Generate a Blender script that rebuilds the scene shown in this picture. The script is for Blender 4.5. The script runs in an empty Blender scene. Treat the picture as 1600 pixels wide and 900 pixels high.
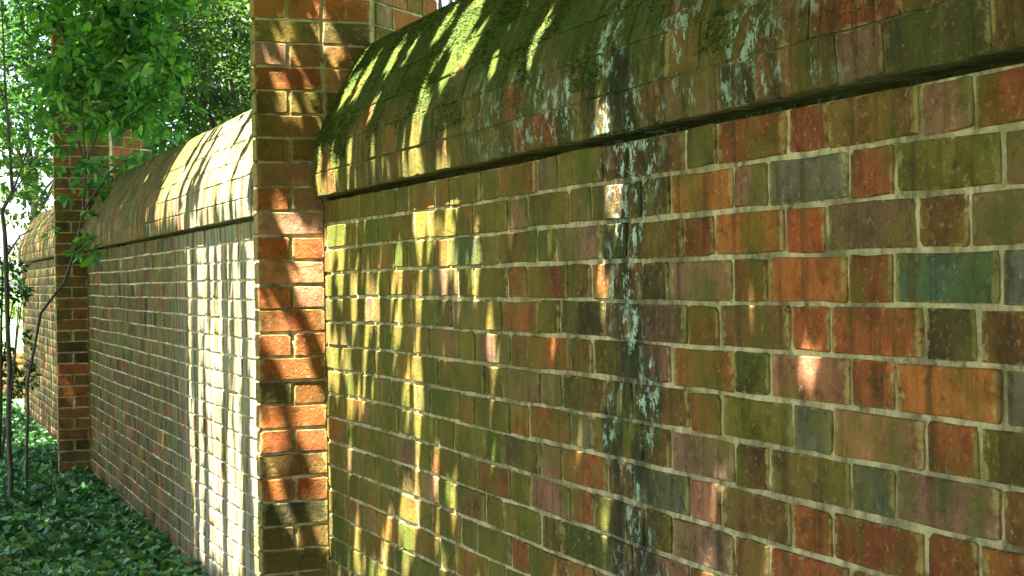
import bpy, math, random
import numpy as np
from mathutils import Matrix, Vector, noise as mnoise
random.seed(7); rng = np.random.default_rng(11)
scene = bpy.context.scene
COL = scene.collection

# ------------------------------------------------------------------ camera, sky, sun, exposure
TH = math.radians(21.3); PITCH = math.radians(-0.28); ROLL = math.radians(-0.9)
EYE = Vector((-1.315, 0.0, 1.40))
cam_data = bpy.data.cameras.new('camera'); cam = bpy.data.objects.new('camera', cam_data)
COL.objects.link(cam); scene.camera = cam
cam_data.sensor_width = 36.0; cam_data.lens = 56.25; cam_data.clip_start = 0.05; cam_data.clip_end = 3000
ROT = Matrix.Rotation(-TH, 4, 'Z') @ Matrix.Rotation(math.pi / 2 + PITCH, 4, 'X') @ Matrix.Rotation(ROLL, 4, 'Z')
cam.matrix_world = Matrix.Translation(EYE) @ ROT

SUN = Vector((-0.35, -0.21, 0.91)).normalized()          # towards the sun
elev = math.asin(SUN.z); azim = math.atan2(SUN.x, SUN.y)
world = bpy.data.worlds.new('World'); scene.world = world; world.use_nodes = True
wn = world.node_tree; wn.nodes.clear()
wo = wn.nodes.new('ShaderNodeOutputWorld'); bg = wn.nodes.new('ShaderNodeBackground'); sky = wn.nodes.new('ShaderNodeTexSky')
sky.sky_type = 'NISHITA'; sky.sun_disc = False; sky.sun_elevation = elev; sky.sun_rotation = azim
sky.air_density = 1.0; sky.dust_density = 2.5; sky.ozone_density = 0.6
bg.inputs['Strength'].default_value = 0.05
wn.links.new(sky.outputs[0], bg.inputs[0]); wn.links.new(bg.outputs[0], wo.inputs[0])
sd = bpy.data.lights.new('sun', 'SUN'); sun = bpy.data.objects.new('sun', sd); COL.objects.link(sun)
sd.energy = 5.0; sd.angle = math.radians(0.53); sd.color = (1.0, 0.96, 0.87)
sun.rotation_euler = SUN.to_track_quat('Z', 'Y').to_euler(); sun.location = (-3, -3, 12)
scene.view_settings.view_transform = 'Standard'; scene.view_settings.look = 'None'
scene.view_settings.exposure = 4.3; scene.view_settings.gamma = 1.0; scene.view_settings.use_curve_mapping = False
scene.cycles.max_bounces = 8; scene.cycles.diffuse_bounces = 4; scene.cycles.transmission_bounces = 4

# ------------------------------------------------------------------ helpers
def tag(o, label=None, cat=None, group=None, kind=None):
    if label: o['label'] = label
    if cat: o['category'] = cat
    if group: o['group'] = group
    if kind: o['kind'] = kind
    return o
def empty(name, loc):
    o = bpy.data.objects.new(name, None); COL.objects.link(o); o.location = loc; o.empty_display_size = .2; return o
def mesh_obj(name, verts, faces, mat, parent=None, smooth=False, loc=None):
    me = bpy.data.meshes.new(name); me.from_pydata([tuple(v) for v in verts], [], [tuple(f) for f in faces]); me.update()
    if smooth: me.polygons.foreach_set('use_smooth', [True] * len(me.polygons))
    if mat: me.materials.append(mat)
    o = bpy.data.objects.new(name, me); COL.objects.link(o)
    if parent: o.parent = parent
    if loc is not None: o.location = loc
    return o
def np_mesh(name, V, loops, sizes, mat, parent=None, tint=None, smooth=False):
    """fast mesh from numpy; tint is per vertex RGB"""
    me = bpy.data.meshes.new(name)
    me.vertices.add(len(V)); me.vertices.foreach_set('co', np.ascontiguousarray(V, np.float32).ravel())
    me.loops.add(len(loops)); me.loops.foreach_set('vertex_index', np.ascontiguousarray(loops, np.int32))
    st = np.concatenate([[0], np.cumsum(sizes)[:-1]]).astype(np.int32)
    me.polygons.add(len(sizes)); me.polygons.foreach_set('loop_start', st)
    if smooth: me.polygons.foreach_set('use_smooth', np.ones(len(sizes), bool))
    me.update(calc_edges=True); me.validate()
    if tint is not None:
        at = me.color_attributes.new('tint', 'FLOAT_COLOR', 'POINT')
        c = np.ones((len(V), 4), np.float32); c[:, :3] = tint; at.data.foreach_set('color', c.ravel())
    if mat: me.materials.append(mat)
    o = bpy.data.objects.new(name, me); COL.objects.link(o)
    if parent: o.parent = parent
    return o
RT = np.array(ROT.to_3x3().transposed()); EY = np.array(EYE)
def pix_size(p):
    q = RT @ (np.array(p) - EY)
    if q[2] > -0.3: return None
    return 800 + 2500 * q[0] / -q[2], 450 - 2500 * q[1] / -q[2], -q[2]

# ------------------------------------------------------------------ materials
class NT:
    def __init__(self, name):
        self.m = bpy.data.materials.new(name); self.m.use_nodes = True
        self.t = self.m.node_tree; self.t.nodes.clear(); self.cache = {}
    def n(self, typ, **kw):
        x = self.t.nodes.new(typ)
        for k, v in kw.items(): setattr(x, k, v)
        return x
    def l(self, a, b): self.t.links.new(a, b)
    def pos(self):
        if 'pos' not in self.cache: self.cache['pos'] = self.n('ShaderNodeNewGeometry')
        return self.cache['pos'].outputs['Position']
    def noise(self, scale, detail=4, rough=.55, stretch=(1, 1, 1), off=(0, 0, 0), vec=None):
        mp = self.n('ShaderNodeMapping'); mp.inputs['Scale'].default_value = stretch; mp.inputs['Location'].default_value = off
        self.l(vec or self.pos(), mp.inputs['Vector'])
        x = self.n('ShaderNodeTexNoise'); x.inputs['Scale'].default_value = scale
        x.inputs['Detail'].default_value = detail; x.inputs['Roughness'].default_value = rough
        self.l(mp.outputs[0], x.inputs['Vector']); return x.outputs['Fac']
    def ramp(self, s, lo, hi, a=0., b=1.):
        x = self.n('ShaderNodeMapRange'); x.clamp = True; x.interpolation_type = 'SMOOTHSTEP'
        for k, v in zip(('From Min', 'From Max', 'To Min', 'To Max'), (lo, hi, a, b)): x.inputs[k].default_value = v
        self.l(s, x.inputs['Value']); return x.outputs[0]
    def math(self, op, a, b=0., c=None):
        x = self.n('ShaderNodeMath', operation=op)
        for i, v in enumerate((a, b, c)):
            if v is None: continue
            if isinstance(v, (int, float)): x.inputs[i].default_value = v
            else: self.l(v, x.inputs[i])
        return x.outputs[0]
    def mix(self, fac, a, b, blend='MIX'):
        x = self.n('ShaderNodeMix', data_type='RGBA', blend_type=blend)
        for i, v in ((0, fac), (6, a), (7, b)):
            if isinstance(v, (int, float)): x.inputs[i].default_value = v
            elif isinstance(v, tuple): x.inputs[i].default_value = (*v, 1)
            else: self.l(v, x.inputs[i])
        return x.outputs[2]
    def bump(self, h, dist, strength=1., prev=None):
        b = self.n('ShaderNodeBump'); b.inputs['Distance'].default_value = dist; b.inputs['Strength'].default_value = strength
        self.l(h, b.inputs['Height'])
        if prev is not None: self.l(prev, b.inputs['Normal'])
        return b.outputs[0]
    def axis(self, i):
        if 'xyz' not in self.cache:
            s = self.n('ShaderNodeSeparateXYZ'); self.l(self.pos(), s.inputs[0]); self.cache['xyz'] = s
        return self.cache['xyz'].outputs[i]

def weathered(name, source, algae=1.0, moss=0.0, lichen=1.0, streak=1.0, grain=1.0, film_light=1.0):
    """brick or mortar under algae, run-off stains, lichen and moss; source 'object', 'attr' or a colour"""
    k = NT(name)
    if source == 'object': base = k.n('ShaderNodeObjectInfo').outputs['Color']
    elif source == 'attr':
        a = k.n('ShaderNodeAttribute'); a.attribute_name = 'tint'; base = a.outputs['Color']
    else:
        r = k.n('ShaderNodeRGB'); r.outputs[0].default_value = (*source, 1); base = r.outputs[0]
    y, z = k.axis(1), k.axis(2)
    big = k.noise(11, 5, .6); fine = k.noise(85, 4, .65); mid = k.noise(30, 4, .6, off=(3, 1, 7))
    # uneven firing of the clay and soot
    v = k.ramp(big, .3, .72, .55, 1.35)
    base = k.mix(1., base, k.mix(v, (0, 0, 0), (1, 1, 1)), 'MULTIPLY')
    base = k.mix(k.math('MULTIPLY', k.ramp(mid, .50, .72), .7), base, (.042, .030, .018))
    base = k.mix(k.math('MULTIPLY', k.ramp(fine, .55, .70), .5 * grain), base, (.30, .215, .09))
    if source == 'object':
        tc = k.n('ShaderNodeTexCoord'); sp = k.n('ShaderNodeSeparateXYZ'); k.l(tc.outputs['Generated'], sp.inputs[0])
        ez = k.math('MULTIPLY', k.math('ABSOLUTE', k.math('SUBTRACT', sp.outputs[2], .5)), 2.)
        ex = k.math('SUBTRACT', k.math('MULTIPLY', k.math('ABSOLUTE', k.math('SUBTRACT', sp.outputs[0], .5)), 2.), -.0)
        ed = k.math('MAXIMUM', k.math('SUBTRACT', ez, .06), k.math('SUBTRACT', ex, .0))
        ed = k.math('ADD', ed, k.math('MULTIPLY', k.math('SUBTRACT', k.noise(42, 6, .75, off=(3, 7, 1)), .5), .95))
        base = k.mix(k.math('MULTIPLY', k.ramp(ed, .86, 1.0), .65), base, (.33, .255, .095))
        chip = k.math('ADD', k.math('MAXIMUM', ez, ex), k.math('MULTIPLY', k.math('SUBTRACT', k.noise(24, 5, .7, off=(1, 2, 9)), .5), .9))
        base = k.mix(k.math('MULTIPLY', k.ramp(chip, 1.06, 1.14), .7), base, (.030, .022, .012))
    # vertical run-off streaks of grime
    run = k.noise(9, 5, .6, stretch=(1, 3.2, .22), off=(0, 4, 2))
    base = k.mix(k.math('MULTIPLY', k.ramp(run, .48, .68), .7 * streak), base, (.036, .028, .012))
    if isinstance(source, tuple):
        base = k.mix(k.math('MULTIPLY', k.ramp(k.noise(4.5, 7, .72, off=(6, 1, 2)), .46, .62), .72), base, (.085, .068, .032))
    # olive algae film, thickest towards the near pier
    al = k.noise(6.5, 8, .66, stretch=(1, 1, .7), off=(2, 9, 5))
    gy = k.ramp(y, 2.5, 4.0, -.02, .10)
    far = k.ramp(y, 5.2, 7.5, 0, -.10)
    al = k.math('ADD', k.math('ADD', al, gy), far)
    af = k.math('MULTIPLY', k.ramp(al, .42, .62), .70 * algae)
    hue = k.noise(5, 3, .5, off=(8, 2, 1))
    base = k.mix(af, base, k.mix(k.ramp(hue, .4, .62), (.128, .100, .018), (.056, .074, .011)))
    # pale grey-green film in runs, strengthened past the near pier to paint sunlit white
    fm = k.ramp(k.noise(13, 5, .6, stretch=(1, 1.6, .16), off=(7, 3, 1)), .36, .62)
    base = k.mix(k.math('MULTIPLY', k.math('MULTIPLY', fm, k.ramp(y, 5.2, 5.6)), k.math('MULTIPLY', k.ramp(y, 7.0, 8.4, .42, .04), film_light)), base, (.42, .40, .30))
    # black wet stain below the lichen
    d = k.math('ABSOLUTE', k.math('SUBTRACT', k.math('ADD', y, k.math('MULTIPLY', k.noise(4.2, 5, .65, stretch=(1, 1, .8)), .62)), 3.06))
    zone = k.ramp(d, .05, .17, 1, 0)
    base = k.mix(k.math('MULTIPLY', zone, k.math('MULTIPLY', k.ramp(k.noise(14, 6, .72, stretch=(1, 1.4, .6)), .36, .56), .9 * lichen)), base, (.020, .021, .011))
    # pale blue-green lichen flakes
    lz = k.math('MULTIPLY', k.ramp(d, .04, .15, 1, 0), k.ramp(z, .55, 1.2))
    d2 = k.math('ABSOLUTE', k.math('SUBTRACT', y, 2.75))
    lc = k.math('MULTIPLY', k.ramp(d2, .45, 1.0, 1, 0), k.math('MULTIPLY', k.ramp(z, 1.66, 1.70), k.ramp(z, 1.88, 2.02, 1, 0)))
    lcl = k.ramp(k.noise(4.5, 3, .6, off=(1, 5, 3)), .34, .46)
    lc = k.math('MULTIPLY', lc, lcl)
    fl = k.math('MULTIPLY', k.ramp(k.noise(26, 6, .78, stretch=(1, 1.2, .8), off=(5, 5, 5)), .52, .57), k.ramp(k.noise(7, 3, .6, off=(3, 3, 3)), .42, .54))
    lm = k.math('MULTIPLY', k.math('MAXIMUM', lz, lc), k.math('MULTIPLY', fl, lichen))
    base = k.mix(k.math('MULTIPLY', lm, .9), base, k.mix(k.noise(20), (.22, .37, .28), (.46, .54, .42)))
    spots = k.math('MULTIPLY', k.ramp(k.noise(38, 4, .7, off=(9, 1, 4)), .67, .71), .4 * lichen)
    base = k.mix(spots, base, (.36, .38, .28))
    # moss cushions on the rounded top
    if moss:
        ms = k.noise(6, 7, .66, off=(4, 3, 9))
        ms = k.math('ADD', ms, k.ramp(z, 1.70, 2.00, -.14, .13))
        mm = k.math('MULTIPLY', k.ramp(ms, .44, .60), k.ramp(y, 5.0, 5.6, moss, moss * .35))
        base = k.mix(mm, base, k.mix(k.noise(24, 4, .6), (.022, .048, .007), (.080, .092, .014)))
    pits = k.ramp(k.noise(75, 5, .72, stretch=(1, 1, .8), off=(2, 2, 6)), .26, .40, 1, 0)
    base = k.mix(k.math('MULTIPLY', pits, .75 * grain), base, (.020, .016, .010))
    if moss:
        sk = k.noise(20, 5, .65, stretch=(.35, 1.5, .16), off=(1, 1, 3))
        base = k.mix(k.math('MULTIPLY', k.ramp(sk, .50, .66), .55), base, (.016, .022, .006))
        base = k.mix(k.math('MULTIPLY', k.ramp(sk, .44, .32), .22), base, (.22, .20, .07))
    bs = k.n('ShaderNodeBsdfPrincipled'); k.l(base, bs.inputs['Base Color'])
    k.l(k.ramp(mid, .3, .7, .75, .97), bs.inputs['Roughness']); bs.inputs['Specular IOR Level'].default_value = .05
    pit = k.ramp(k.noise(130, 3, .6, off=(6, 2, 8)), .30, .42)
    base_h = k.noise(55, 6, .75, stretch=(1, 1.3, .7), off=(1, 8, 2))
    nb = k.bump(big, .003, .6); nb = k.bump(base_h, .0050, 1., nb); nb = k.bump(fine, .0022, 1., nb); nb = k.bump(pit, .0016, .8, nb)
    if isinstance(source, tuple): nb = k.bump(k.noise(70, 7, .8), .0035, 1., nb)
    if moss: nb = k.bump(k.noise(38, 6, .75), .016, .9, nb)
    k.l(nb, bs.inputs['Normal'])
    o = k.n('ShaderNodeOutputMaterial'); k.l(bs.outputs[0], o.inputs[0]); return k.m

def leaf_material(name, gloss=.55, trans=.42, vary=.5):
    k = NT(name)
    a = k.n('ShaderNodeAttribute'); a.attribute_name = 'tint'; base = a.outputs['Color']
    base = k.mix(1., base, k.mix(k.ramp(k.noise(40, 3), .3, .7, 1 - vary * .5, 1 + vary * .4), (0, 0, 0), (1, 1, 1)), 'MULTIPLY')
    bs = k.n('ShaderNodeBsdfPrincipled'); k.l(base, bs.inputs['Base Color']); bs.inputs['Roughness'].default_value = gloss
    bs.inputs['Specular IOR Level'].default_value = .25 if gloss > .4 else .5
    tr = k.n('ShaderNodeBsdfTranslucent'); k.l(k.mix(1., base, (1.25, 1.35, .55), 'MULTIPLY'), tr.inputs['Color'])
    mx = k.n('ShaderNodeMixShader'); mx.inputs[0].default_value = trans
    k.l(bs.outputs[0], mx.inputs[1]); k.l(tr.outputs[0], mx.inputs[2])
    o = k.n('ShaderNodeOutputMaterial'); k.l(mx.outputs[0], o.inputs[0]); return k.m
def plain_material(name, c1, c2, scale=14, rough=.85, stretch=(1, 1, 1), bump=.01):
    k = NT(name); nz = k.noise(scale, 6, .65, stretch=stretch)
    bs = k.n('ShaderNodeBsdfPrincipled'); k.l(k.mix(k.ramp(nz, .3, .7), c1, c2), bs.inputs['Base Color'])
    bs.inputs['Roughness'].default_value = rough; k.l(k.bump(nz, bump), bs.inputs['Normal'])
    o = k.n('ShaderNodeOutputMaterial'); k.l(bs.outputs[0], o.inputs[0]); return k.m

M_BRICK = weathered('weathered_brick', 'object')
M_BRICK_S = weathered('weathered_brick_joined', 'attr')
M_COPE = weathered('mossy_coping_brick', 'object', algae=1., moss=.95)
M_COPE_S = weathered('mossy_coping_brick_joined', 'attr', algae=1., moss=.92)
M_PIER = weathered('pier_brick', 'object', algae=.5, lichen=0, streak=.6, film_light=0)
M_PIER_S = weathered('pier_brick_joined', 'attr', algae=.7, lichen=0, streak=.6, film_light=0)
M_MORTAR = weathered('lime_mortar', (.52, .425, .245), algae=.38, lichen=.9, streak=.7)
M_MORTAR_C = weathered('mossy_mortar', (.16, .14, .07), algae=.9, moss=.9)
M_LEAF = leaf_material('broad_leaf'); M_IVY = leaf_material('ivy_leaf', gloss=.5, trans=.2)
M_MOSS = leaf_material('moss_blade', gloss=.8, trans=.25)
M_BARK = plain_material('dark_bark', (.022, .017, .012), (.060, .047, .032), 30, stretch=(1, 1, .25))
M_SOIL = plain_material('leaf_litter_soil', (.020, .016, .009), (.055, .042, .022), 25)
M_LAWN = plain_material('lawn_grass', (.035, .075, .012), (.080, .120, .026), 3.0)
M_CAP = plain_material('pier_cap_stone', (.16, .14, .10), (.28, .25, .19), 12)

# ------------------------------------------------------------------ bricks
C_ = 0.077; SW = 0.231; HW = 0.1155; JT = 0.0115; JB = 0.0088          # course, stretcher pitch, header pitch, joint
def brick_geo(w, h, d, seed):
    """irregular hand-made brick: 10-sided worn front, chamfer, sides. local x along, y inward, z up, centred on front face"""
    r = random.Random(seed); a, b = w / 2, h / 2; q = lambda: r.choice((.0015, .002, .003, .004, .009))
    pts = [(-a + q(), -b), (r.uniform(-.4, .4) * a, -b), (a - q(), -b), (a, -b + q()), (a, b - q()), (a - q(), b), (r.uniform(-.4, .4) * a, b), (-a + q(), b), (-a, b - q()), (-a, -b + q())]
    j = lambda s: r.uniform(-s, s)
    out = [(x + j(.0020), z + j(.0018)) for x, z in pts]
    ins = [(x * (1 - .003 / w - abs(j(.003 / w))), z * (1 - .003 / h - abs(j(.003 / h)))) for x, z in out]
    V = [(x, j(.0005), z) for x, z in ins] + [(x, .0022 + j(.0007), z) for x, z in out] + [(x, d, z) for x, z in out] + [(j(a * .4), j(.0006), j(b * .3))]
    Fc = []
    for i in range(10):
        k = (i + 1) % 10
        Fc += [(30, i, k), (i, 10 + i, 10 + k, k), (10 + i, 20 + i, 20 + k, 10 + k)]
    return np.array(V), Fc
NV = 16
GEO = {}
for key, w in (('S', SW - JT), ('H', HW - JT)):
    GEO[key] = [brick_geo(w, C_ - JB, .06, 100 + 17 * i + len(key) + int(w * 999)) for i in range(NV)]
LOOPS = np.array([v for f in GEO['S'][0][1] for v in f]); SIZES = np.array([len(f) for f in GEO['S'][0][1]])
MESHES = {}
def brick_mesh(key, i, mat):
    q = (key, i, mat.name)
    if q not in MESHES:
        V, Fc = GEO[key][i]; me = bpy.data.meshes.new('brick'); me.from_pydata(V.tolist(), [], Fc); me.update()
        me.polygons.foreach_set('use_smooth', [False for p in me.polygons]); me.materials.append(mat)
        MESHES[q] = me
    return MESHES[q]
MUD = (.095, .056, .020)
PAL = {'red': (.31, .062, .022), 'orange': (.40, .120, .026), 'brown': (.165, .072, .022), 'dark': (.058, .040, .022), 'mauve': (.26, .120, .078),
       'bluegrey': (.115, .118, .085), 'teal': (.045, .088, .055), 'olive': (.140, .105, .018), 'green': (.062, .082, .010), 'pink': (.40, .145, .085)}
SPECIAL = [((1.947, 1.087), 'teal'), ((2.106, 1.161), 'bluegrey'), ((1.783, 1.389), 'teal'), ((1.851, 1.240), 'orange'), ((2.128, 1.228), 'pink'), ((2.125, 1.317), 'red'),
    ((2.468, 1.092), 'mauve'), ((2.494, 1.011), 'pink'), ((3.023, 1.079), 'bluegrey'), ((2.312, 1.465), 'orange'), ((2.134, 1.465), 'red'), ((1.967, 1.542), 'red'),
    ((1.998, 1.619), 'brown'), ((3.154, 1.232), 'red'), ((3.195, 1.085), 'red'), ((3.210, 1.167), 'mauve'), ((3.356, 1.310), 'red'), ((1.633, 1.396), 'bluegrey'),
    ((3.972, .839), 'pink'), ((4.736, .992), 'red'), ((4.148, 1.157), 'orange'), ((4.017, 1.535), 'orange'), ((1.921, 1.181), 'pink'), ((1.767, 1.168), 'red'),
    ((1.959, 1.242), 'red'), ((2.288, 1.224), 'green'), ((2.289, 1.162), 'olive'), ((2.191, 1.099), 'olive'), ((1.860, 1.469), 'brown'), ((2.056, 1.381), 'orange'),
    ((3.199, 1.008), 'pink'), ((3.063, .915), 'red'), ((3.129, .961), 'mauve'), ((2.316, .980), 'brown'), ((1.636, 1.268), 'bluegrey')]
def brick_colour(Y, Z, where):
    r = random.random
    if where == 'near':
        for (y, z), n in SPECIAL:
            if abs(Y - y) < .075 and abs(Z - z) < .034:
                return tuple((v * .68 + g * .32) * random.uniform(.9, 1.1) for v, g in zip(PAL[n], MUD))
        green = min(1, max(0, (Y - 2.6) / 1.4))
        names, wts = ('red', 'orange', 'brown', 'dark', 'mauve', 'bluegrey', 'olive', 'green'), \
            (2.2 - 1.3 * green, .45 - .2 * green, 2.8 - .8 * green, .5, 1.7 - .5 * green, .10, 1.4 + .8 * green, .25 + 1.2 * green)
    elif where == 'left':
        names, wts = ('red', 'brown', 'dark', 'mauve', 'olive', 'green', 'orange'), (1, 2.2, 1.0, .8, 2, 1.2, .5)
    elif where == 'pier':
        names, wts = ('red', 'orange', 'brown', 'dark', 'mauve', 'pink'), (3.4, .5, 1.8, .6, 1.5, 1.0)
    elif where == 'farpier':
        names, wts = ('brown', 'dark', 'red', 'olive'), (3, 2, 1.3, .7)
    elif where == 'lowpier':
        names, wts = ('olive', 'brown', 'dark', 'red', 'mauve'), (2, 2.4, 1, .8, .6)
    else:
        names, wts = ('brown', 'olive', 'red', 'green', 'dark', 'mauve'), (2.6, 1.6, 1.4, .8, .9, .9)
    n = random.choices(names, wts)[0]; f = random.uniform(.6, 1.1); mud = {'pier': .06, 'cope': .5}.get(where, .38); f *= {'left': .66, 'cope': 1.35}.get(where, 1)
    return tuple(min(.6, (v * (1 - mud) + g * mud) * f * random.uniform(.92, 1.08)) for v, g in zip(PAL[n], MUD))

def lay(parent, rec, limit, mat, mat_s, origin):
    """rec: list of (matrix columns u,in,v, position, key, xscale, colour). The `limit` largest in view become objects, the rest one joined part"""
    sc = []
    for i, (u, n, v, p, key, xs, colr) in enumerate(rec):
        a = pix_size(p)
        if a is None: sc.append((0, i)); continue
        x, y, dep = a
        vis = (-60 < x < 1660) and (-60 < y < 960)
        view = np.array(p) - EY; view /= np.linalg.norm(view)
        facing = max(0., float(np.dot(view, n)))
        sc.append(((facing / dep ** 2 + 1e-6) * (1 if key == 'S' else .5) * xs if vis and facing > .02 else 0, i))
    sc.sort(reverse=True)
    solo = [i for s, i in sc[:limit] if s > 0]; rest = sorted(set(range(len(rec))) - set(solo))
    for i in solo:
        u, n, v, p, key, xs, colr = rec[i]
        o = bpy.data.objects.new('brick', brick_mesh(key, random.randrange(NV), mat)); COL.objects.link(o)
        o.parent = parent
        m = Matrix(((u[0] * xs, n[0], v[0], p[0] - origin[0]), (u[1] * xs, n[1], v[1], p[1] - origin[1]), (u[2] * xs, n[2], v[2], p[2] - origin[2]), (0, 0, 0, 1)))
        o.matrix_basis = m; o.color = (*colr, 1)
    if rest:
        Vs, Ls, Ss, Ts, off = [], [], [], [], 0
        for i in rest:
            u, n, v, p, key, xs, colr = rec[i]
            g = GEO[key][random.randrange(NV)][0]
            B = np.stack([np.array(u) * xs, np.array(n), np.array(v)])
            Vs.append(g @ B + (np.array(p) - np.array(origin))); Ls.append(LOOPS + off); Ss.append(SIZES); off += len(g)
            Ts.append(np.tile(np.array(colr), (len(g), 1)))
        o = np_mesh('brickwork', np.concatenate(Vs), np.concatenate(Ls), np.concatenate(Ss), mat_s, parent, np.concatenate(Ts))
        tag(o, kind='stuff')
def frame(u, n):
    """right-handed u, inward n, up v with small mason's jitter"""
    u = np.array(u, float); n = np.array(n, float); v = np.cross(u, n)
    v = -v if False else v
    a, b, c = np.random.default_rng(random.randrange(1 << 30)).normal(0, 1, 3) * np.array([.004, .006, .003])
    R = np.array(Matrix.Rotation(a, 3, Vector(u)) @ Matrix.Rotation(b, 3, Vector(n)) @ Matrix.Rotation(c, 3, Vector(v)))
    return R @ u, R @ n, R @ v
def run_row(p0, u, n, z, length, widths, where, rec, jit=.0022, colour_at=None):
    """a course of bricks from p0 along u"""
    s = 0; u = np.array(u, float); nn = np.array(n, float)
    for w in widths:
        if s >= length - .02: break
        w = min(w, length - s)
        if length - s - w < .03: w = length - s
        key = 'S' if w > .16 else 'H'
        xs = (w - JT) / ((SW if key == 'S' else HW) - JT)
        cpt = np.array(p0) + u * (s + w / 2) + np.array((0, 0, z)) - nn * random.uniform(-jit, jit * .8)
        cpt[2] += random.uniform(-.0013, .0013) + .007 * mnoise.noise((cpt[1] * 1.1, cpt[2] * 2.2, cpt[0] * .5))
        U, N, Vv = frame(u, n)
        rec.append((U, N, Vv, cpt, key, xs, brick_colour(cpt[1], cpt[2], where)))
        s += w
def flemish(phase):
    """endless S H S H, started `phase` metres into the pattern"""
    per = SW + HW; ph = phase % per; first = True
    while True:
        if first:
            first = False
            if ph < SW:
                if SW - ph > .02: yield SW - ph
                yield HW
            else:
                if per - ph > .02: yield per - ph
            continue
        yield SW; yield HW

PROF = [(-.032, .010), (-.036, .085), (-.030, .17), (-.002, .25), (.045, .34), (.095, .43), (.14, .495), (.18, .52)]
WT = 0.36
def lumpy(name, x0, y0, y1, z0, z1, mat, parent, origin, step=.034):
    ny = max(2, int((y1 - y0) / step)); nz = max(2, int((z1 - z0) / step)); V = []; Fc = []
    for j in range(nz + 1):
        for i in range(ny + 1):
            y = y0 + (y1 - y0) * i / ny; z = z0 + (z1 - z0) * j / nz
            V.append((x0 + .0030 * mnoise.noise((y * 14, z * 14, 3)) + .0030 * mnoise.noise((y * 37, z * 37, 1)) - origin[0], y - origin[1], z - origin[2]))
    for j in range(nz):
        for i in range(ny):
            a = j * (ny + 1) + i; Fc.append((a, a + ny + 1, a + ny + 2, a + 1))
    b = len(V)
    for y in (y0, y1):
        for z in (z0, z1): V.append((WT - .006 - origin[0], y - origin[1], z - origin[2]))
    g = lambda i, j: j * (ny + 1) + i
    Fc += [(b, b + 2, b + 3, b + 1)]
    Fc += [tuple([g(i, nz) for i in range(ny + 1)] + [b + 3, b + 1]), tuple([g(0, j) for j in range(nz + 1)][::-1] + [b, b + 1][::1])]
    Fc += [tuple([g(ny, j) for j in range(nz + 1)] + [b + 3, b + 2])]
    return mesh_obj(name, V, Fc, mat, parent)

def wall_section(name, ya, yb, ov, label, where, phases, limit, cope_limit, group):
    org = (WT / 2, (ya + yb) / 2, 0)
    root = empty('brick_wall', org); tag(root, label, 'wall', group)
    lumpy('mortar_bed', .0055, ya, yb, -.15, ov - .004, M_MORTAR, root, org, .022 if where == 'near' else .06)
    rec = []
    nc = int((ov + .05) / C_) + 1
    for k in range(nc):
        z = ov - C_ * (k + .5)
        # bricks run from the far end towards the viewer: u = -Y, inward = +X
        ph = phases(k)
        run_row((0, yb, 0), (0, -1, 0), (1, 0, 0), z, yb - ya, flemish(ph + random.uniform(-.008, .008)), where, rec)
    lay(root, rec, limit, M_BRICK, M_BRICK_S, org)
    # the garden face behind
    rec = []
    for k in range(nc):
        run_row((WT, ya, 0), (0, 1, 0), (-1, 0, 0), ov - C_ * (k + .5), yb - ya, flemish((k % 2) * .173), where, rec)
    lay(root, rec, 0, M_BRICK, M_BRICK_S, org)
    # rounded coping: mortar core + courses of bricks following the curve
    full = PROF + [(WT - x, z) for x, z in PROF[-2::-1]]
    core = []
    for i, (x, z) in enumerate(full):
        a = full[max(0, i - 1)]; b = full[min(len(full) - 1, i + 1)]
        tx, tz = b[0] - a[0], b[1] - a[1]; L = math.hypot(tx, tz)
        core.append((x + tz / L * .005, z - tx / L * .005))
    core = [(.10, -.02), (.10, .022)] + core + [(WT - .10, .022), (WT - .10, -.02)]
    ny = int((yb - ya) / .05); V = []; Fc = []; m = len(core)
    for j in range(ny + 1):
        y = ya + (yb - ya) * j / ny
        for (x, z) in core:
            d = .004 * mnoise.noise((x * 12, y * 12, z * 12))
            V.append((x + d - org[0], y - org[1], ov + z + d))
    for j in range(ny):
        for i in range(m - 1):
            Fc.append((j * m + i, (j + 1) * m + i, (j + 1) * m + i + 1, j * m + i + 1))
        Fc.append((j * m + m - 1, (j + 1) * m + m - 1, (j + 1) * m, j * m))
    Fc += [tuple(range(m))[::1], tuple(range(ny * m, ny * m + m))[::-1]]
    cope = mesh_obj('coping', V, Fc, M_MORTAR_C, root, True)
    rec = []; back = []
    for i in range(len(PROF) - 1):
        (x0, z0), (x1, z1) = PROF[i], PROF[i + 1]; L = math.hypot(x1 - x0, z1 - z0)
        mx, mz = (x0 + x1) / 2, (z0 + z1) / 2; tv = np.array(((x1 - x0) / L, 0, (z1 - z0) / L)); inn = np.array((tv[2], 0, -tv[0]))
        for side, lst in ((0, rec), (1, back)):
            s = 0; widths = flemish((i % 2) * .173 + .05 * side + random.uniform(0, .03)); ln = yb - ya
            for w in widths:
                if s > ln - .03: break
                w = min(w, ln - s); key = 'S' if w > .16 else 'H'; xs = (w - JT * .28) / ((SW if key == 'S' else HW) - JT)
                sy = yb - s - w / 2
                jr = random.uniform(-.0022, .002)
                if side == 0:
                    p = np.array((mx, sy, ov + mz)) + inn * jr; u = np.array((0, -1., 0)); n = inn; v = tv * (L / C_) * 1.075
                else:
                    p = np.array((WT - mx, sy, ov + mz)) + inn * (-1, 1, 1) * jr; u = np.array((0, 1., 0)); n = inn * (-1, 1, 1); v = tv * (-1, 1, 1) * (L / C_) * 1.075
                lst.append((u, n, v, p, key, xs, brick_colour(sy, 1.8, 'cope'))); s += w
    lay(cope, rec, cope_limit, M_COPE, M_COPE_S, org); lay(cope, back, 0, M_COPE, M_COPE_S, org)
    return root, cope, org

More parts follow.
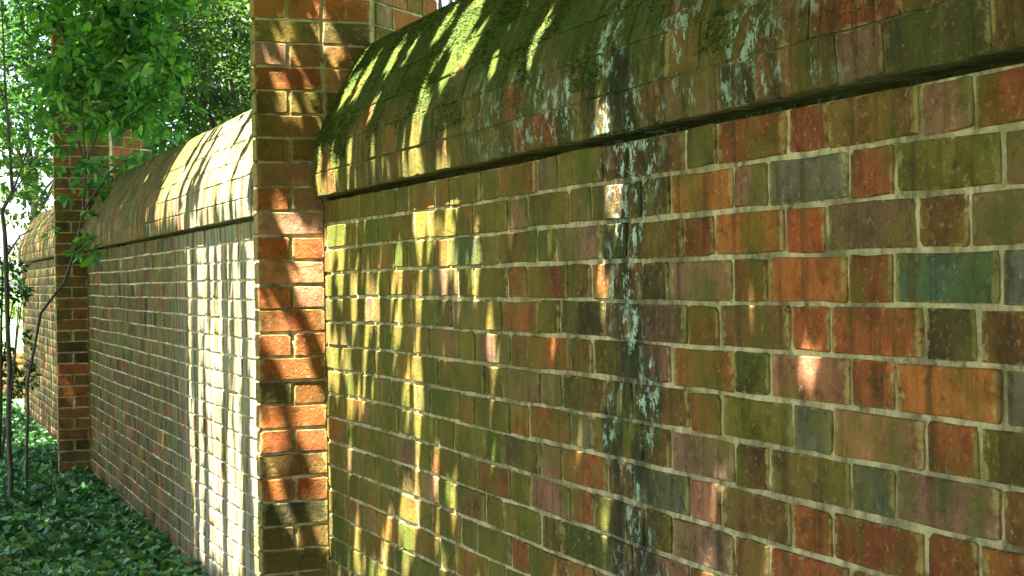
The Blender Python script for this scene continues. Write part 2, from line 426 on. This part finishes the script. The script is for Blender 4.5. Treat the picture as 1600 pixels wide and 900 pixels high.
OV = 1.664; Y1 = 5.03; PL = .46; Y2 = 11.62
YEND = 17.6
PER = SW + HW
# header centres measured on the near panel: Y=2.125 for odd courses, 1.958 for even ones
def near_phase(k):
    hc = 2.125 if k % 2 == 0 else 1.955
    s = (Y1 + .30) - hc                      # distance from the far end to the header centre
    return (SW + HW / 2 - s)                 # pattern phase so that a header is centred there
near, near_cope, near_org = wall_section('near', -2.6, Y1 + .30, OV, 'mossy brick wall panel nearest the viewer with pale lichen stripe and green rounded coping', 'near', near_phase, 300, 230, 'brick wall panels')
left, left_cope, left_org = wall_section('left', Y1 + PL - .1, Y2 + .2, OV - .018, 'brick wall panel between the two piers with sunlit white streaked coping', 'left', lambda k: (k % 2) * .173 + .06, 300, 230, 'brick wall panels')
farw, far_cope, far_org = wall_section('far', Y2 + PL - .1, YEND, OV - .018, 'most distant sunlit brick wall panel beyond the far pier', 'left', lambda k: (k % 2) * .173, 0, 0, 'brick wall panels')

# ------------------------------------------------------------------ piers
def brick_pier(Y0, label, limit):
    org = (0.1, Y0 + PL / 2, 0); root = empty('brick_pier', org); tag(root, label, 'pier', 'tall brick piers of the wall')
    H = 3.17
    plan = [(-.225, Y0), (.17, Y0), (.52, Y0 + .35), (.52, Y0 + PL), (-.10, Y0 + PL)]
    cx = sum(p[0] for p in plan) / 5; cy = sum(p[1] for p in plan) / 5
    def inset(d):
        out = []
        for i, p in enumerate(plan):
            a = Vector(plan[i - 1]); b = Vector(p); c = Vector(plan[(i + 1) % 5])
            e1 = (b - a).normalized(); e2 = (c - b).normalized(); n1 = Vector((-e1.y, e1.x)); n2 = Vector((-e2.y, e2.x))
            t = n1 + n2; t = t / t.dot(n1); q = b + t * d; out.append((q.x, q.y))
        return out
    def prism(poly, z0, z1):
        V = [(x - org[0], y - org[1], z0) for x, y in poly] + [(x - org[0], y - org[1], z1) for x, y in poly]; n = len(poly)
        return V, [tuple(range(n))[::-1], tuple(range(n, 2 * n))] + [(i, (i + 1) % n, n + (i + 1) % n, n + i) for i in range(n)]
    mesh_obj('mortar_core', *prism(inset(.0085), -.15, H - .01), M_MORTAR, root)
    vis, hid = [], []
    nc = int((H + .1) / C_)
    for k in range(nc):
        z = H - C_ * (k + .5); odd = k % 2
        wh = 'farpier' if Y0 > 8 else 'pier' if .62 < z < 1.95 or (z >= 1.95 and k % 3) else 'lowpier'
        for e in range(5):
            a = np.array((*plan[e], 0.)); b = np.array((*plan[(e + 1) % 5], 0.)); L = np.linalg.norm(b - a); d = (b - a) / L
            inn = np.array((-d[1], d[0], 0))
            # local u must satisfy u x inward = up
            s0 = 0 if e == 0 else .064; s1 = 0 if e == 0 else .004
            if e == 1: s0 = .03
            if e == 4: s1 = .068
            ws = {0: ([.228, .167], [.114, .114, .167]), 1: ([.228, .113, .2], [.113, .228, .2])}.get(e, ([.228, .114] * 4, [.114, .228] * 4))[odd]
            run_row(a + d * s0, d, inn, z, L - s0 - s1, ws, wh, vis if e == 0 else hid, jit=.003)
    # only u=d with inward=(-dy,dx): u x inward = +z
    lay(root, vis, limit, M_PIER, M_PIER_S, org)
    b_face = [r for r in hid if abs(r[1][0]) > .3 and r[3][1] < Y0 + .36 and r[3][0] > .17 and r[3][2] > 2.0]
    ids = {id(r) for r in b_face}
    lay(root, b_face, 40 if limit > 50 else 0, M_PIER, M_PIER_S, org) if b_face else None
    lay(root, [r for r in hid if id(r) not in ids], 0, M_PIER, M_PIER_S, org)
    # projecting cap above
    lo = inset(-.035); V, Fc = prism(lo, H, H + .07); apex = (cx - org[0], cy - org[1], H + .22)
    Fc[1:2] = []; V.append(apex); n = 5
    Fc += [(n + i, n + (i + 1) % n, 2 * n) for i in range(n)]
    mesh_obj('cap', V, Fc, M_CAP, root)
    return root
brick_pier(Y1, 'tall red brick pier dappled with sunlight, nearest of the two piers', 140)
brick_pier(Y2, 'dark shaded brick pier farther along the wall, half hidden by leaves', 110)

# low brick wall far off beyond the end of the panels
org = (-.1, 21.2, 0); lw = empty('low_brick_wall', org); tag(lw, 'low brick wall far off behind the shrub at left edge', 'wall')
rec = []
for k in range(7): run_row((-1.2, 21.0, 0), (1, 0, 0), (0, 1, 0), .05 + C_ * (k + .5), 2.2, flemish((k % 2) * .17), 'farpier', rec)
lay(lw, rec, 0, M_PIER, M_PIER_S, org)
mesh_obj('mortar_core', [(x - org[0], y - org[1], z) for x in (-1.19, .99) for y in (21.012, 21.3) for z in (-.1, .585)],
         [(0, 1, 3, 2), (4, 6, 7, 5), (0, 4, 5, 1), (2, 3, 7, 6), (1, 5, 7, 3), (0, 2, 6, 4)], M_MORTAR, lw)

# ------------------------------------------------------------------ ground
def sheet(name, x0, x1, y0, y1, z, mat, step=None, amp=0.):
    nx = 1 if not step else int((x1 - x0) / step); ny = 1 if not step else int((y1 - y0) / step); V = []; Fc = []
    for j in range(ny + 1):
        for i in range(nx + 1):
            x = x0 + (x1 - x0) * i / nx; y = y0 + (y1 - y0) * j / ny
            V.append((x, y, z + amp * mnoise.noise((x * .9, y * .9, 2))))
    for j in range(ny):
        for i in range(nx):
            a = j * (nx + 1) + i; Fc.append((a, a + 1, a + nx + 2, a + nx + 1))
    return mesh_obj(name, V, Fc, mat, None, True)
tag(sheet('ground', -900, 900, -900, 1200, -.04, M_LAWN), kind='structure')
tag(sheet('planting_bed', -6, .02, -3, 19.6, -.005, M_SOIL, .3, .015), kind='structure')

# ------------------------------------------------------------------ leaves
def leaves(P, D, size, aspect, tintfn, name, mat, parent=None, kind='leaf', cup=.25, smooth=False):
    """P positions (n,3), D leaf pointing directions (n,3), size (n,)"""
    n = len(P); D = D / np.linalg.norm(D, axis=1, keepdims=True)
    r = rng.normal(size=(n, 3)); r[:, 2] += 1.6 if kind != 'blade' else 0
    S = np.cross(D, r); S /= np.linalg.norm(S, axis=1, keepdims=True) + 1e-9; Nn = np.cross(S, D)
    if kind == 'leaf':
        shp = [(0, 0, 0), (.42, .32, .5), (.36, .68, .4), (0, 1, -.1), (-.36, .68, .4), (-.42, .32, .5)]; pol = [(0, 1, 2, 3), (0, 3, 4, 5)]
    elif kind == 'ivy':
        shp = [(0, 0, 0), (.38, -.12, .2), (.55, .22, .35), (.33, .45, .2), (0, 1, -.2), (-.33, .45, .2), (-.55, .22, .35), (-.38, -.12, .2)]
        pol = [(0, 1, 2, 3), (0, 3, 4), (0, 4, 5), (0, 5, 6, 7)]
    else:
        shp = [(-.5, 0, 0), (.5, 0, 0), (0, 1, .3)]; pol = [(0, 1, 2)]
    shp = np.array(shp); m = len(shp)
    w = size * aspect * rng.uniform(.8, 1.2, n)
    V = P[:, None, :] + S[:, None, :] * (shp[None, :, 0] * w[:, None])[..., None] + D[:, None, :] * (shp[None, :, 1] * size[:, None])[..., None] \
        + Nn[:, None, :] * (shp[None, :, 2] * w[:, None] * cup)[..., None]
    lp = np.array([v for f in pol for v in f]); sz = np.array([len(f) for f in pol])
    loops = (np.arange(n)[:, None] * m + lp[None]).ravel(); sizes = np.tile(sz, n)
    T = np.repeat(tintfn(n, P), m, axis=0)
    return np_mesh(name, V.reshape(-1, 3), loops, sizes, mat, parent, T, smooth)
def tints(cols, wts, jitter=.25):
    cols = np.array(cols); wts = np.array(wts) / sum(wts)
    def f(n, P):
        c = cols[rng.choice(len(cols), n, p=wts)]; return c * rng.uniform(1 - jitter, 1 + jitter, (n, 1)) * rng.uniform(.92, 1.08, (n, 3))
    return f
def tube(name, pts, radii, mat, parent, sides=7, origin=(0, 0, 0)):
    """tapered, slightly knobbly limb through points"""
    P = [];  Rr = []
    for i in range(len(pts) - 1):
        for t in np.linspace(0, 1, 5)[:-1]:
            p = Vector(pts[i]).lerp(Vector(pts[i + 1]), t); rr = radii[i] * (1 - t) + radii[i + 1] * t
            nz = mnoise.noise_vector(p * 3.1) * rr * .9; P.append(p + nz); Rr.append(rr)
    P.append(Vector(pts[-1])); Rr.append(radii[-1]); V = []; Fc = []
    for i, p in enumerate(P):
        d = (P[min(i + 1, len(P) - 1)] - P[max(i - 1, 0)]).normalized()
        s = d.cross(Vector((.3, .9, .1))).normalized(); t = d.cross(s)
        for k in range(sides):
            a = 2 * math.pi * k / sides; rr = Rr[i] * (1 + .14 * mnoise.noise((p.z * 5 + k, p.x * 4, k)))
            q = p + (s * math.cos(a) + t * math.sin(a)) * rr; V.append(tuple(q - Vector(origin)))
    n = len(P)
    for i in range(n - 1):
        for k in range(sides):
            Fc.append((i * sides + k, i * sides + (k + 1) % sides, (i + 1) * sides + (k + 1) % sides, (i + 1) * sides + k))
    V.append(tuple(P[-1] - Vector(origin))); Fc += [((n - 1) * sides + k, (n - 1) * sides + (k + 1) % sides, len(V) - 1) for k in range(sides)]
    return mesh_obj(name, V, Fc, mat, parent, True)
def merge(objs, name):
    """join several limb meshes into one part"""
    V = []; Fc = []
    for o in objs:
        b = len(V); V += [tuple(v.co) for v in o.data.vertices]; Fc += [tuple(b + i for i in p.vertices) for p in o.data.polygons]
    mat = objs[0].data.materials[0]; par = objs[0].parent
    for o in objs: bpy.data.objects.remove(o)
    return mesh_obj(name, V, Fc, mat, par, True)
def clump_leaves(clumps, per, size, flat=.5):
    """clumps: (x,y,z,r); returns positions and directions of leaves filling them with sprays"""
    P = []; D = []
    for (x, y, z, r) in clumps:
        n = max(6, int(per * r * r)); c = np.array((x, y, z))
        k = max(3, n // 12)
        tw = rng.normal(size=(k, 3)); tw /= np.linalg.norm(tw, axis=1, keepdims=True); tw[:, 2] *= flat
        ix = rng.integers(0, k, n); t = rng.uniform(.25, 1.05, n) ** .7
        p = c + tw[ix] * (t * r)[:, None] + rng.normal(size=(n, 3)) * r * .10
        d = tw[ix] + rng.normal(size=(n, 3)) * .55; d[:, 2] -= .25
        P.append(p); D.append(d)
    return np.concatenate(P), np.concatenate(D)

GREEN_DARK = tints([(.020, .060, .014), (.030, .085, .016), (.045, .110, .020), (.016, .050, .022)], [3, 3, 2, 2])
GREEN_VIVID = tints([(.060, .170, .034), (.085, .210, .034), (.120, .250, .038), (.040, .125, .040)], [3, 3, 2, 2])
GREEN_MID = tints([(.020, .050, .008), (.034, .072, .010), (.050, .088, .014)], [3, 3, 2])
GREEN_LIME = tints([(.040, .080, .009), (.062, .100, .012), (.026, .060, .009)], [3, 2, 2])
IVY_T = tints([(.036, .115, .036), (.055, .155, .044), (.078, .190, .044), (.120, .225, .036), (.135, .200, .070), (.16, .10, .04)], [4, 4, 2, 1, .6, .12])
MOSS_T = tints([(.030, .062, .010), (.055, .090, .012), (.095, .110, .018), (.022, .042, .012)], [3, 3, 2, 2])

# ------------------------------------------------------------------ moss tufts on the copings
def moss_on(cope, org, ya, yb, ov, n, thr):
    prof = np.array(PROF); seg = np.diff(prof, axis=0); L = np.hypot(*seg.T); cum = np.concatenate([[0], np.cumsum(L)])
    s = rng.uniform(.10, cum[-1], n); i = np.clip(np.searchsorted(cum, s) - 1, 0, len(seg) - 1); f = (s - cum[i]) / L[i]
    xz = prof[i] + seg[i] * f[:, None]; y = rng.uniform(ya, yb, n)
    nm = np.stack([-seg[i][:, 1] / L[i], np.zeros(n), seg[i][:, 0] / L[i]], 1); dn = np.stack([-seg[i][:, 0] / L[i], np.zeros(n), -seg[i][:, 1] / L[i]], 1)
    P = np.stack([xz[:, 0], y, ov + xz[:, 1]], 1)
    den = np.array([mnoise.fractal((p[0] * 5, p[1] * 5, p[2] * 5), 1.0, 2.0, 3) for p in P]) + (P[:, 2] - ov - .28) * 1.3
    keep = den > thr + rng.normal(size=n) * .10
    P, nm, dn = P[keep], nm[keep], dn[keep]; m = len(P)
    D = nm * .55 + dn * rng.uniform(.2, 1.1, (m, 1)) + rng.normal(size=(m, 3)) * .45
    P = P - nm * .003 - np.array(org)
    o = leaves(P, D, rng.uniform(.004, .012, m), .5, MOSS_T, 'moss', M_MOSS, cope, 'blade'); tag(o, kind='stuff')
moss_on(near_cope, near_org, 1.4, Y1, OV, 130000, -.06)
moss_on(left_cope, left_org, Y1 + PL, Y2, OV - .018, 16000, .22)

# ------------------------------------------------------------------ ivy carpet
n = 95000
X = rng.uniform(-4.6, .0, n); X = np.where(rng.random(n) < .5, rng.uniform(-1.4, .0, n), X)
Yv = rng.uniform(3.2, 19.4, n)
hz = np.array([.5 + .5 * mnoise.noise((x * 2.1, y * 2.1, 0)) for x, y in zip(X, Yv)])
Zv = .02 + rng.random(n) ** .6 * (.05 + .11 * hz)
ok = np.ones(n, bool)
for yy in (Y1, Y2): ok &= ~((X > -.235) & (Yv > yy - .01) & (Yv < yy + PL + .02))
ok &= X < -.03
P = np.stack([X, Yv, Zv], 1)[ok]
D = rng.normal(size=(len(P), 3)); D[:, 2] = D[:, 2] * .35 + .1
iv = leaves(P, D, rng.uniform(.018, .055, len(P)), .95, IVY_T, 'ivy', M_IVY, None, 'ivy', .35)
tag(iv, 'dark green ivy carpet growing along the foot of the wall', 'ivy', kind='stuff')

# ------------------------------------------------------------------ unseen canopy overhead: leaves cut away so sun flecks land where set
FLECK_WALL = [(4.85,1.46,.038,.120),(4.62,1.46,.021,.038),(4.70,1.35,.029,.068),(4.52,1.38,.030,.038),(4.24,1.42,.033,.075),(4.03,1.54,.054,.038),(4.05,1.46,.022,.027),(3.85,1.39,.030,.041),(3.65,1.40,.034,.058),(3.37,1.51,.014,.029),(5.00,1.32,.036,.247),(5.04,.76,.037,.271),(4.81,1.18,.030,.095),(4.92,1.12,.047,.122),(4.74,1.09,.044,.079),(4.29,1.23,.021,.027),(4.12,1.16,.045,.035),(4.19,1.07,.026,.053),(4.10,1.01,.022,.095),(3.82,.85,.037,.081),(3.90,.69,.033,.050),(4.17,.81,.026,.035),(2.88,1.39,.040,.035),(2.63,1.37,.018,.047),(2.82,1.54,.023,.028),(2.11,1.27,.008,.05),(2.29,1.32,.012,.03),(2.89,.91,.027,.026),(4.67,.55,.071,.039),(4.54,.54,.051,.038),(3.13,1.28,.032,.031)]
FLECK_PIER = [(-.118,2.277,.042,.020),(-.003,2.277,.026,.026),(-.130,2.205,.015,.025),(0,2.203,.015,.018),(.075,2.094,.026,.047),(-.139,2.153,.019,.027),(-.128,2.072,.015,.031),(-.140,1.985,.021,.015),(-.054,1.987,.017,.015),(-.123,1.867,.012,.051),(-.156,1.673,.035,.020),(-.125,1.620,.009,.029),(-.053,1.579,.021,.012),(-.068,1.432,.042,.057),(-.040,1.354,.027,.051),(-.178,1.316,.031,.031),(-.094,1.216,.038,.026),(-.178,1.224,.021,.020),(-.182,.959,.048,.061),(-.163,.852,.031,.020),(-.154,.768,.025,.015),(-.145,.686,.031,.015),(-.053,.530,.042,.031),(-.117,1.140,.031,.020)]
FLECK_COPE = [(4.94,1.728,.048,.063),(4.76,1.743,.033,.064),(4.58,1.750,.031,.062),(4.02,1.708,.066,.042),(3.95,1.790,.045,.043),(3.92,1.862,.042,.037),(3.81,1.932,.037,.040),(3.86,2.060,.083,.068),(4.09,2.083,.036,.036),(4.48,2.051,.042,.044),(4.73,2.031,.041,.052),(4.88,2.010,.049,.053),(3.20,1.936,.036,.034),(3.44,1.891,.024,.026),(2.77,1.730,.017,.061),(4.34,1.750,.025,.059),(4.23,1.701,.024,.035)]
_r = random.Random(5)
FLECK_WALL += [(_r.uniform(3.5, 5.05), _r.uniform(.3, 1.6), _r.uniform(.008, .014), _r.uniform(.04, .12)) for _ in range(84)]
FLECK_COPE += [(_r.uniform(3.6, 5.0), _r.uniform(1.69, 2.1), _r.uniform(.008, .02), _r.uniform(.02, .06)) for _ in range(16)]
NC = 300000
cx_, cy_ = np.where(rng.random(NC) < .82, rng.uniform(-2.6, 1.3, NC), rng.uniform(-6.8, -2.6, NC)), rng.uniform(-3.2, 17.0, NC)  # crown stretched left to cut sky light and farther back to shade the far panel
P = np.stack([cx_, cy_, 2.75 + .15 * np.maximum(0, cy_ - 3.0) + 1.5 * rng.random(NC)], 1)
D = rng.normal(size=(NC, 3)); D[:, 2] = D[:, 2] * .4 - .2; D /= np.linalg.norm(D, axis=1, keepdims=True)
LS = rng.uniform(.07, .11, NC); P0 = P; P = P + D * (LS * .5)[:, None]
s = np.array(SUN)
def in_gaps(u, z, gaps, pad):
    r = np.zeros(len(u), bool)
    for (a, b, c, d) in gaps: r |= ((u - a) / (c + pad)) ** 2 + ((z - b) / (d + pad * 1.6)) ** 2 < 1
    return r
# where does each leaf's shadow fall?
tw = P[:, 0] / s[0]                                             # reaches the wall plane X=0: P - s*t
wy, wz = P[:, 1] - s[1] * tw, P[:, 2] - s[2] * tw
gap = (cy_ > 12.4) & (rng.random(NC) < .70)
gap |= (tw > 0) & (wz < OV) & in_gaps(wy, wz, FLECK_WALL, .020)
tp = (P[:, 1] - Y1) / s[1]; px, pz = P[:, 0] - s[0] * tp, P[:, 2] - s[2] * tp
gap |= (tp > 0) & (px > -.3) & (px < .25) & in_gaps(px, pz, FLECK_PIER, .031)
for (x0, z0), (x1, z1) in zip(PROF[:-1], PROF[1:]):
    nx, nz = z1 - z0, -(x1 - x0); t = ((P[:, 0] - x0) * nx + (P[:, 2] - OV - z0) * nz) / (s[0] * nx + s[2] * nz)
    cy, cz = P[:, 1] - s[1] * t, P[:, 2] - s[2] * t
    hit = (cz >= OV + z0 - .01) & (cz <= OV + z1 + .01)
    gap |= hit & in_gaps(cy, cz, FLECK_COPE, .022)
    # wide opening cut in the crown to light the panel behind the near pier
    wob = np.array([mnoise.noise((y * 4.2, z * 1.0, 4)) + .4 * mnoise.noise((y * 11., z * 2., 9)) for y, z in zip(cy, cz)])
    gap |= hit & (cy > 5.35) & (cy < 8.3 + .8 * wob) & (wob > -.14)
wob = np.array([mnoise.noise((y * 7.0, z * .5, 7)) + .5 * mnoise.noise((y * 17.0, z * 1.1, 2)) for y, z in zip(wy, wz)])
gap |= (tw > 0) & (wz < OV) & (wy > 5.5) & (wy < 7.55 + .35 * wob) & (wob > -.08) & (wz > .12)
P = P0[~gap]; D = D[~gap]; LS = LS[~gap]
ct = empty('overhanging_tree', (-5.2, -2.4, 0)); tag(ct, 'large leafy shade tree out of view beside the viewer, overhanging crown shaped to dapple the wall', 'tree')
leaves(P - np.array((-5.2, -2.4, 0)), D, LS, .66, GREEN_DARK, 'crown', M_LEAF, ct)
o_ = (-5.2, -2.4, 0); T0 = Vector(o_)
limbs = [tube('limb', [T0 + Vector((0, 0, -.2)), T0 + Vector((.1, .1, 2.4)), T0 + Vector((.3, .5, 4.6)), T0 + Vector((.5, 1.2, 6.6))], [.26, .21, .17, .09], M_BARK, ct, 10, o_)]
for e in ((-3.0, 1.0, 3.9), (-2.6, 4.5, 4.2), (-2.8, 8.5, 4.8), (-1.6, -1.5, 3.9), (-3.2, 11., 5.2)):
    e = Vector(e); st = T0 + Vector((.3, .5, 4.6)); limbs.append(tube('limb', [st, st.lerp(e, .5) + Vector((0, 0, .5)), e], [.10, .06, .015], M_BARK, ct, 7, o_))
merge(limbs, 'trunk')

# ------------------------------------------------------------------ trees and shrubs in view
def tree(name, base, label, cat, clumps, per, size, tfn, stems, aspect=.55, group=None, mat=None):
    root = empty(name, base); tag(root, label, cat, group); b = Vector(base)
    tubes = [tube('limb', pts, rad, M_BARK, root, 7, base) for pts, rad in stems]
    merge(tubes, 'trunk')
    P, D = clump_leaves(clumps, per, size)
    leaves(P - np.array(base), D, rng.uniform(.7, 1.25, len(P)) * size, aspect, tfn, 'crown', mat or M_LEAF, root)
    return root
def at(px, py, Y):
    d = ROT.to_3x3() @ Vector(((px - 800) / 2500, -(py - 450) / 2500, -1)); return EYE + d * (Y / d.y)
# slim understorey tree leaning over the far pier (world positions of its leaf sprays)
cl = []
for (x, z, r, n) in ((-.05, 2.95, .34, 5), (.08, 2.62, .28, 4), (-.22, 2.75, .28, 4), (.22, 2.95, .28, 4), (-.12, 2.5, .22, 3), (.20, 2.32, .20, 3), (.24, 2.08, .16, 2), (-.05, 2.25, .16, 1), (-.02, 1.72, .15, 2), (.15, 1.66, .13, 1), (.1, 3.4, .4, 5), (.3, 3.6, .35, 3), (-.1, 1.95, .10, 1), (-.15, 3.1, .3, 6), (.15, 3.15, .3, 6), (0, 2.8, .3, 5), (.3, 2.6, .22, 4), (.3, 2.85, .25, 5), (.05, 2.45, .2, 3), (.12, 2.2, .16, 3), (.3, 2.2, .13, 3), (.05, 1.68, .13, 2), (-.2, 2.35, .15, 2), (.36, 2.45, .15, 3), (.3, 1.95, .12, 2), (.18, 1.85, .10, 2), (.42, 2.65, .18, 3), (-.12, 2.08, .12, 3), (.0, 2.0, .12, 2), (.25, 1.78, .10, 2), (-.05, 1.6, .10, 2), (.2, 2.7, .18, 5), (.3, 2.95, .2, 5), (.15, 2.5, .15, 4), (.36, 2.5, .14, 3)):
    for i in range(n): cl.append((x + random.gauss(0, r * .35), random.uniform(10.3, 11.25), z + random.gauss(0, r * .3), r * random.uniform(.55, .9)))
stem = [Vector(p) for p in ((-.49, 11., -.05), (-.47, 11., .77), (-.38, 11.0, 1.23), (-.22, 11.0, 1.44), (-.16, 11.0, 1.61), (-.09, 11., 1.91), (-.08, 10.95, 2.2), (-.1, 10.9, 2.7), (-.15, 10.8, 3.4))]
stems = [(stem, [.010, .010, .0095, .009, .0085, .008, .007, .006, .004])]
for j, e in ((5, (.22, 10.7, 2.3)), (6, (.2, 10.6, 2.9)), (6, (-.35, 10.6, 2.95)), (7, (.15, 10.7, 3.4)), (7, (-.4, 10.8, 3.5)), (4, (.1, 10.8, 1.72))):
    stems.append(([stem[j], stem[j].lerp(Vector(e), .5) + Vector((0, 0, .05)), Vector(e)], [.009, .006, .002]))
tree('understorey_tree', (-.49, 11., 0), 'slender dark green tree with crooked stem leaning before the far pier', 'tree', cl, 1300, .09, GREEN_VIVID, stems)
# thin sapling at the left edge, seen against the light
cl = []
for (x, z, r, n) in ((-.62, 2.0, .16, 4), (-.50, 1.95, .12, 3), (-.60, 2.35, .2, 5), (-.45, 2.5, .2, 4), (-.58, 1.45, .10, 2), (-.42, 2.12, .09, 2), (-.5, 1.72, .07, 1)):
    for i in range(n): cl.append((x + random.gauss(0, r * .4), random.uniform(9.5, 10.3), z + random.gauss(0, r * .35), r * random.uniform(.5, .9)))
sb = [Vector(p) for p in ((-.66, 10, -.05), (-.655, 10, .67), (-.65, 10, 1.59), (-.67, 10, 1.86), (-.61, 10, 1.97), (-.64, 10, 2.51), (-.66, 10, 3.2))]
stems = [(sb, [.016, .015, .014, .012, .011, .008, .004])]
for j, e in ((3, (-.45, 9.9, 2.15)), (4, (-.40, 10, 2.5)), (2, (-.5, 9.9, 1.75)), (1, (-.55, 9.9, 1.5)), (5, (-.8, 9.9, 2.8))):
    stems.append(([sb[j], sb[j].lerp(Vector(e), .5) + Vector((0, 0, .04)), Vector(e)], [.007, .005, .002]))
tree('sapling', (-.66, 10., 0), 'thin dark sapling with sparse leaves at the left edge', 'tree', cl, 620, .06, GREEN_VIVID, stems)
# dark evergreen shrub low at the left edge
cl = [(random.gauss(-.52, .09), random.uniform(12.3, 13.0), random.uniform(.35, 1.75), random.uniform(.08, .15)) for i in range(44)]
b = Vector((-.56, 12.6, 0)); stems = [([b, b + Vector((.02, 0, .7)), b + Vector((.05, 0, 1.6))], [.02, .015, .006])] + [([b, b + Vector((random.uniform(-.1, .15), 0, .6)), b + Vector((random.uniform(-.2, .25), .1, 1.3))], [.014, .01, .004]) for i in range(3)]
tree('evergreen_shrub', tuple(b), 'dark glossy evergreen shrub rising from the ivy by the distant panel', 'shrub', cl, 1900, .05, GREEN_DARK, stems)
def crown(c, rad, n, r0, r1):
    out = []
    while len(out) < n:
        v = np.array([random.uniform(-1, 1) for _ in range(3)]); l = np.linalg.norm(v)
        if l > 1 or l < .35: continue
        p = np.array(c) + v * np.array(rad); out.append((*p, random.uniform(r0, r1)))
    return out
def stems_for(base, c, rad, k=7, r=.12):
    b = Vector(base); t = Vector(c); L = [([b - Vector((0, 0, .1)), b.lerp(t, .5) + Vector((.08, .05, 0)), t], [r, r * .7, r * .3])]
    for i in range(k):
        e = t + Vector([random.uniform(-.8, .8) * q for q in rad]); s0 = b.lerp(t, random.uniform(.5, .9)); L.append(([s0, s0.lerp(e, .5) + Vector((0, 0, .15)), e], [r * .35, r * .2, r * .06]))
    return L
tree('feathery_tree', (2.6, 17.5, 0), 'sunlit fine-leaved tree rising behind the streaked panel beside the near pier', 'tree', crown((2.1, 17.2, 3.9), (1.5, 1.6, 1.7), 180, .25, .5), 1500, .085, GREEN_MID, stems_for((2.6, 17.5, 0), (2.2, 17.3, 3.6), (1.3, 1.3, 1.4)), .38)
tree('lime_tree', (1.0, 27, 0), 'bright yellow green tree in full sun, upper left background', 'tree', crown((.7, 27, 5.2), (1.9, 1.8, 2.2), 150, .3, .6), 520, .10, GREEN_LIME, stems_for((1.0, 27, 0), (.8, 27, 4.4), (1.4, 1.4, 1.6)), .6)
tree('bright_bush', (.45, 22.5, 0), 'sunlit lime green bush between the left edge and the far pier', 'shrub', crown((.45, 22.5, 2.55), (.42, .5, .5), 26, .14, .26), 700, .07, GREEN_LIME, stems_for((.45, 22.5, 0), (.45, 22.5, 2.2), (.3, .3, .4), 5, .04), .6)
tree('bright_bush', (-.3, 24.5, 0), 'low sunlit yellow green bush behind the crooked stem', 'shrub', crown((-.1, 24.5, .8), (.7, .5, .7), 30, .15, .3), 500, .07, GREEN_LIME, stems_for((-.3, 24.5, 0), (-.2, 24.5, .8), (.4, .3, .4), 5, .03), .6)
tree('shade_tree', (3.9, 14.5, 0), 'dark shaded tree close behind the wall above the near coping', 'tree', crown((3.3, 14, 4.6), (1.1, 1.3, 1.5), 50, .25, .5), 380, .08, GREEN_DARK, stems_for((3.9, 14.5, 0), (3.5, 14.2, 4.0), (.9, .9, 1.1)), .5)
tree('shade_tree', (1.7, 22.5, 0), 'broad deep green tree filling the background above the far pier', 'tree', crown((2.0, 22.5, 4.7), (2.4, 1.4, 2.6), 210, .3, .6), 600, .11, GREEN_DARK, stems_for((1.7, 22.5, 0), (1.5, 22.5, 4.0), (1.3, 1.1, 1.8)), .55)
tree('bright_bush', (-.6, 33, 0), 'tall pale green bush farthest off at the left edge', 'shrub', crown((-.3, 33, 1.5), (1.5, .8, 1.4), 60, .25, .5), 420, .09, GREEN_LIME, stems_for((-.6, 33, 0), (-.4, 33, 1.2), (.9, .5, .8), 6, .05), .6)
print('objects', len(bpy.data.objects))
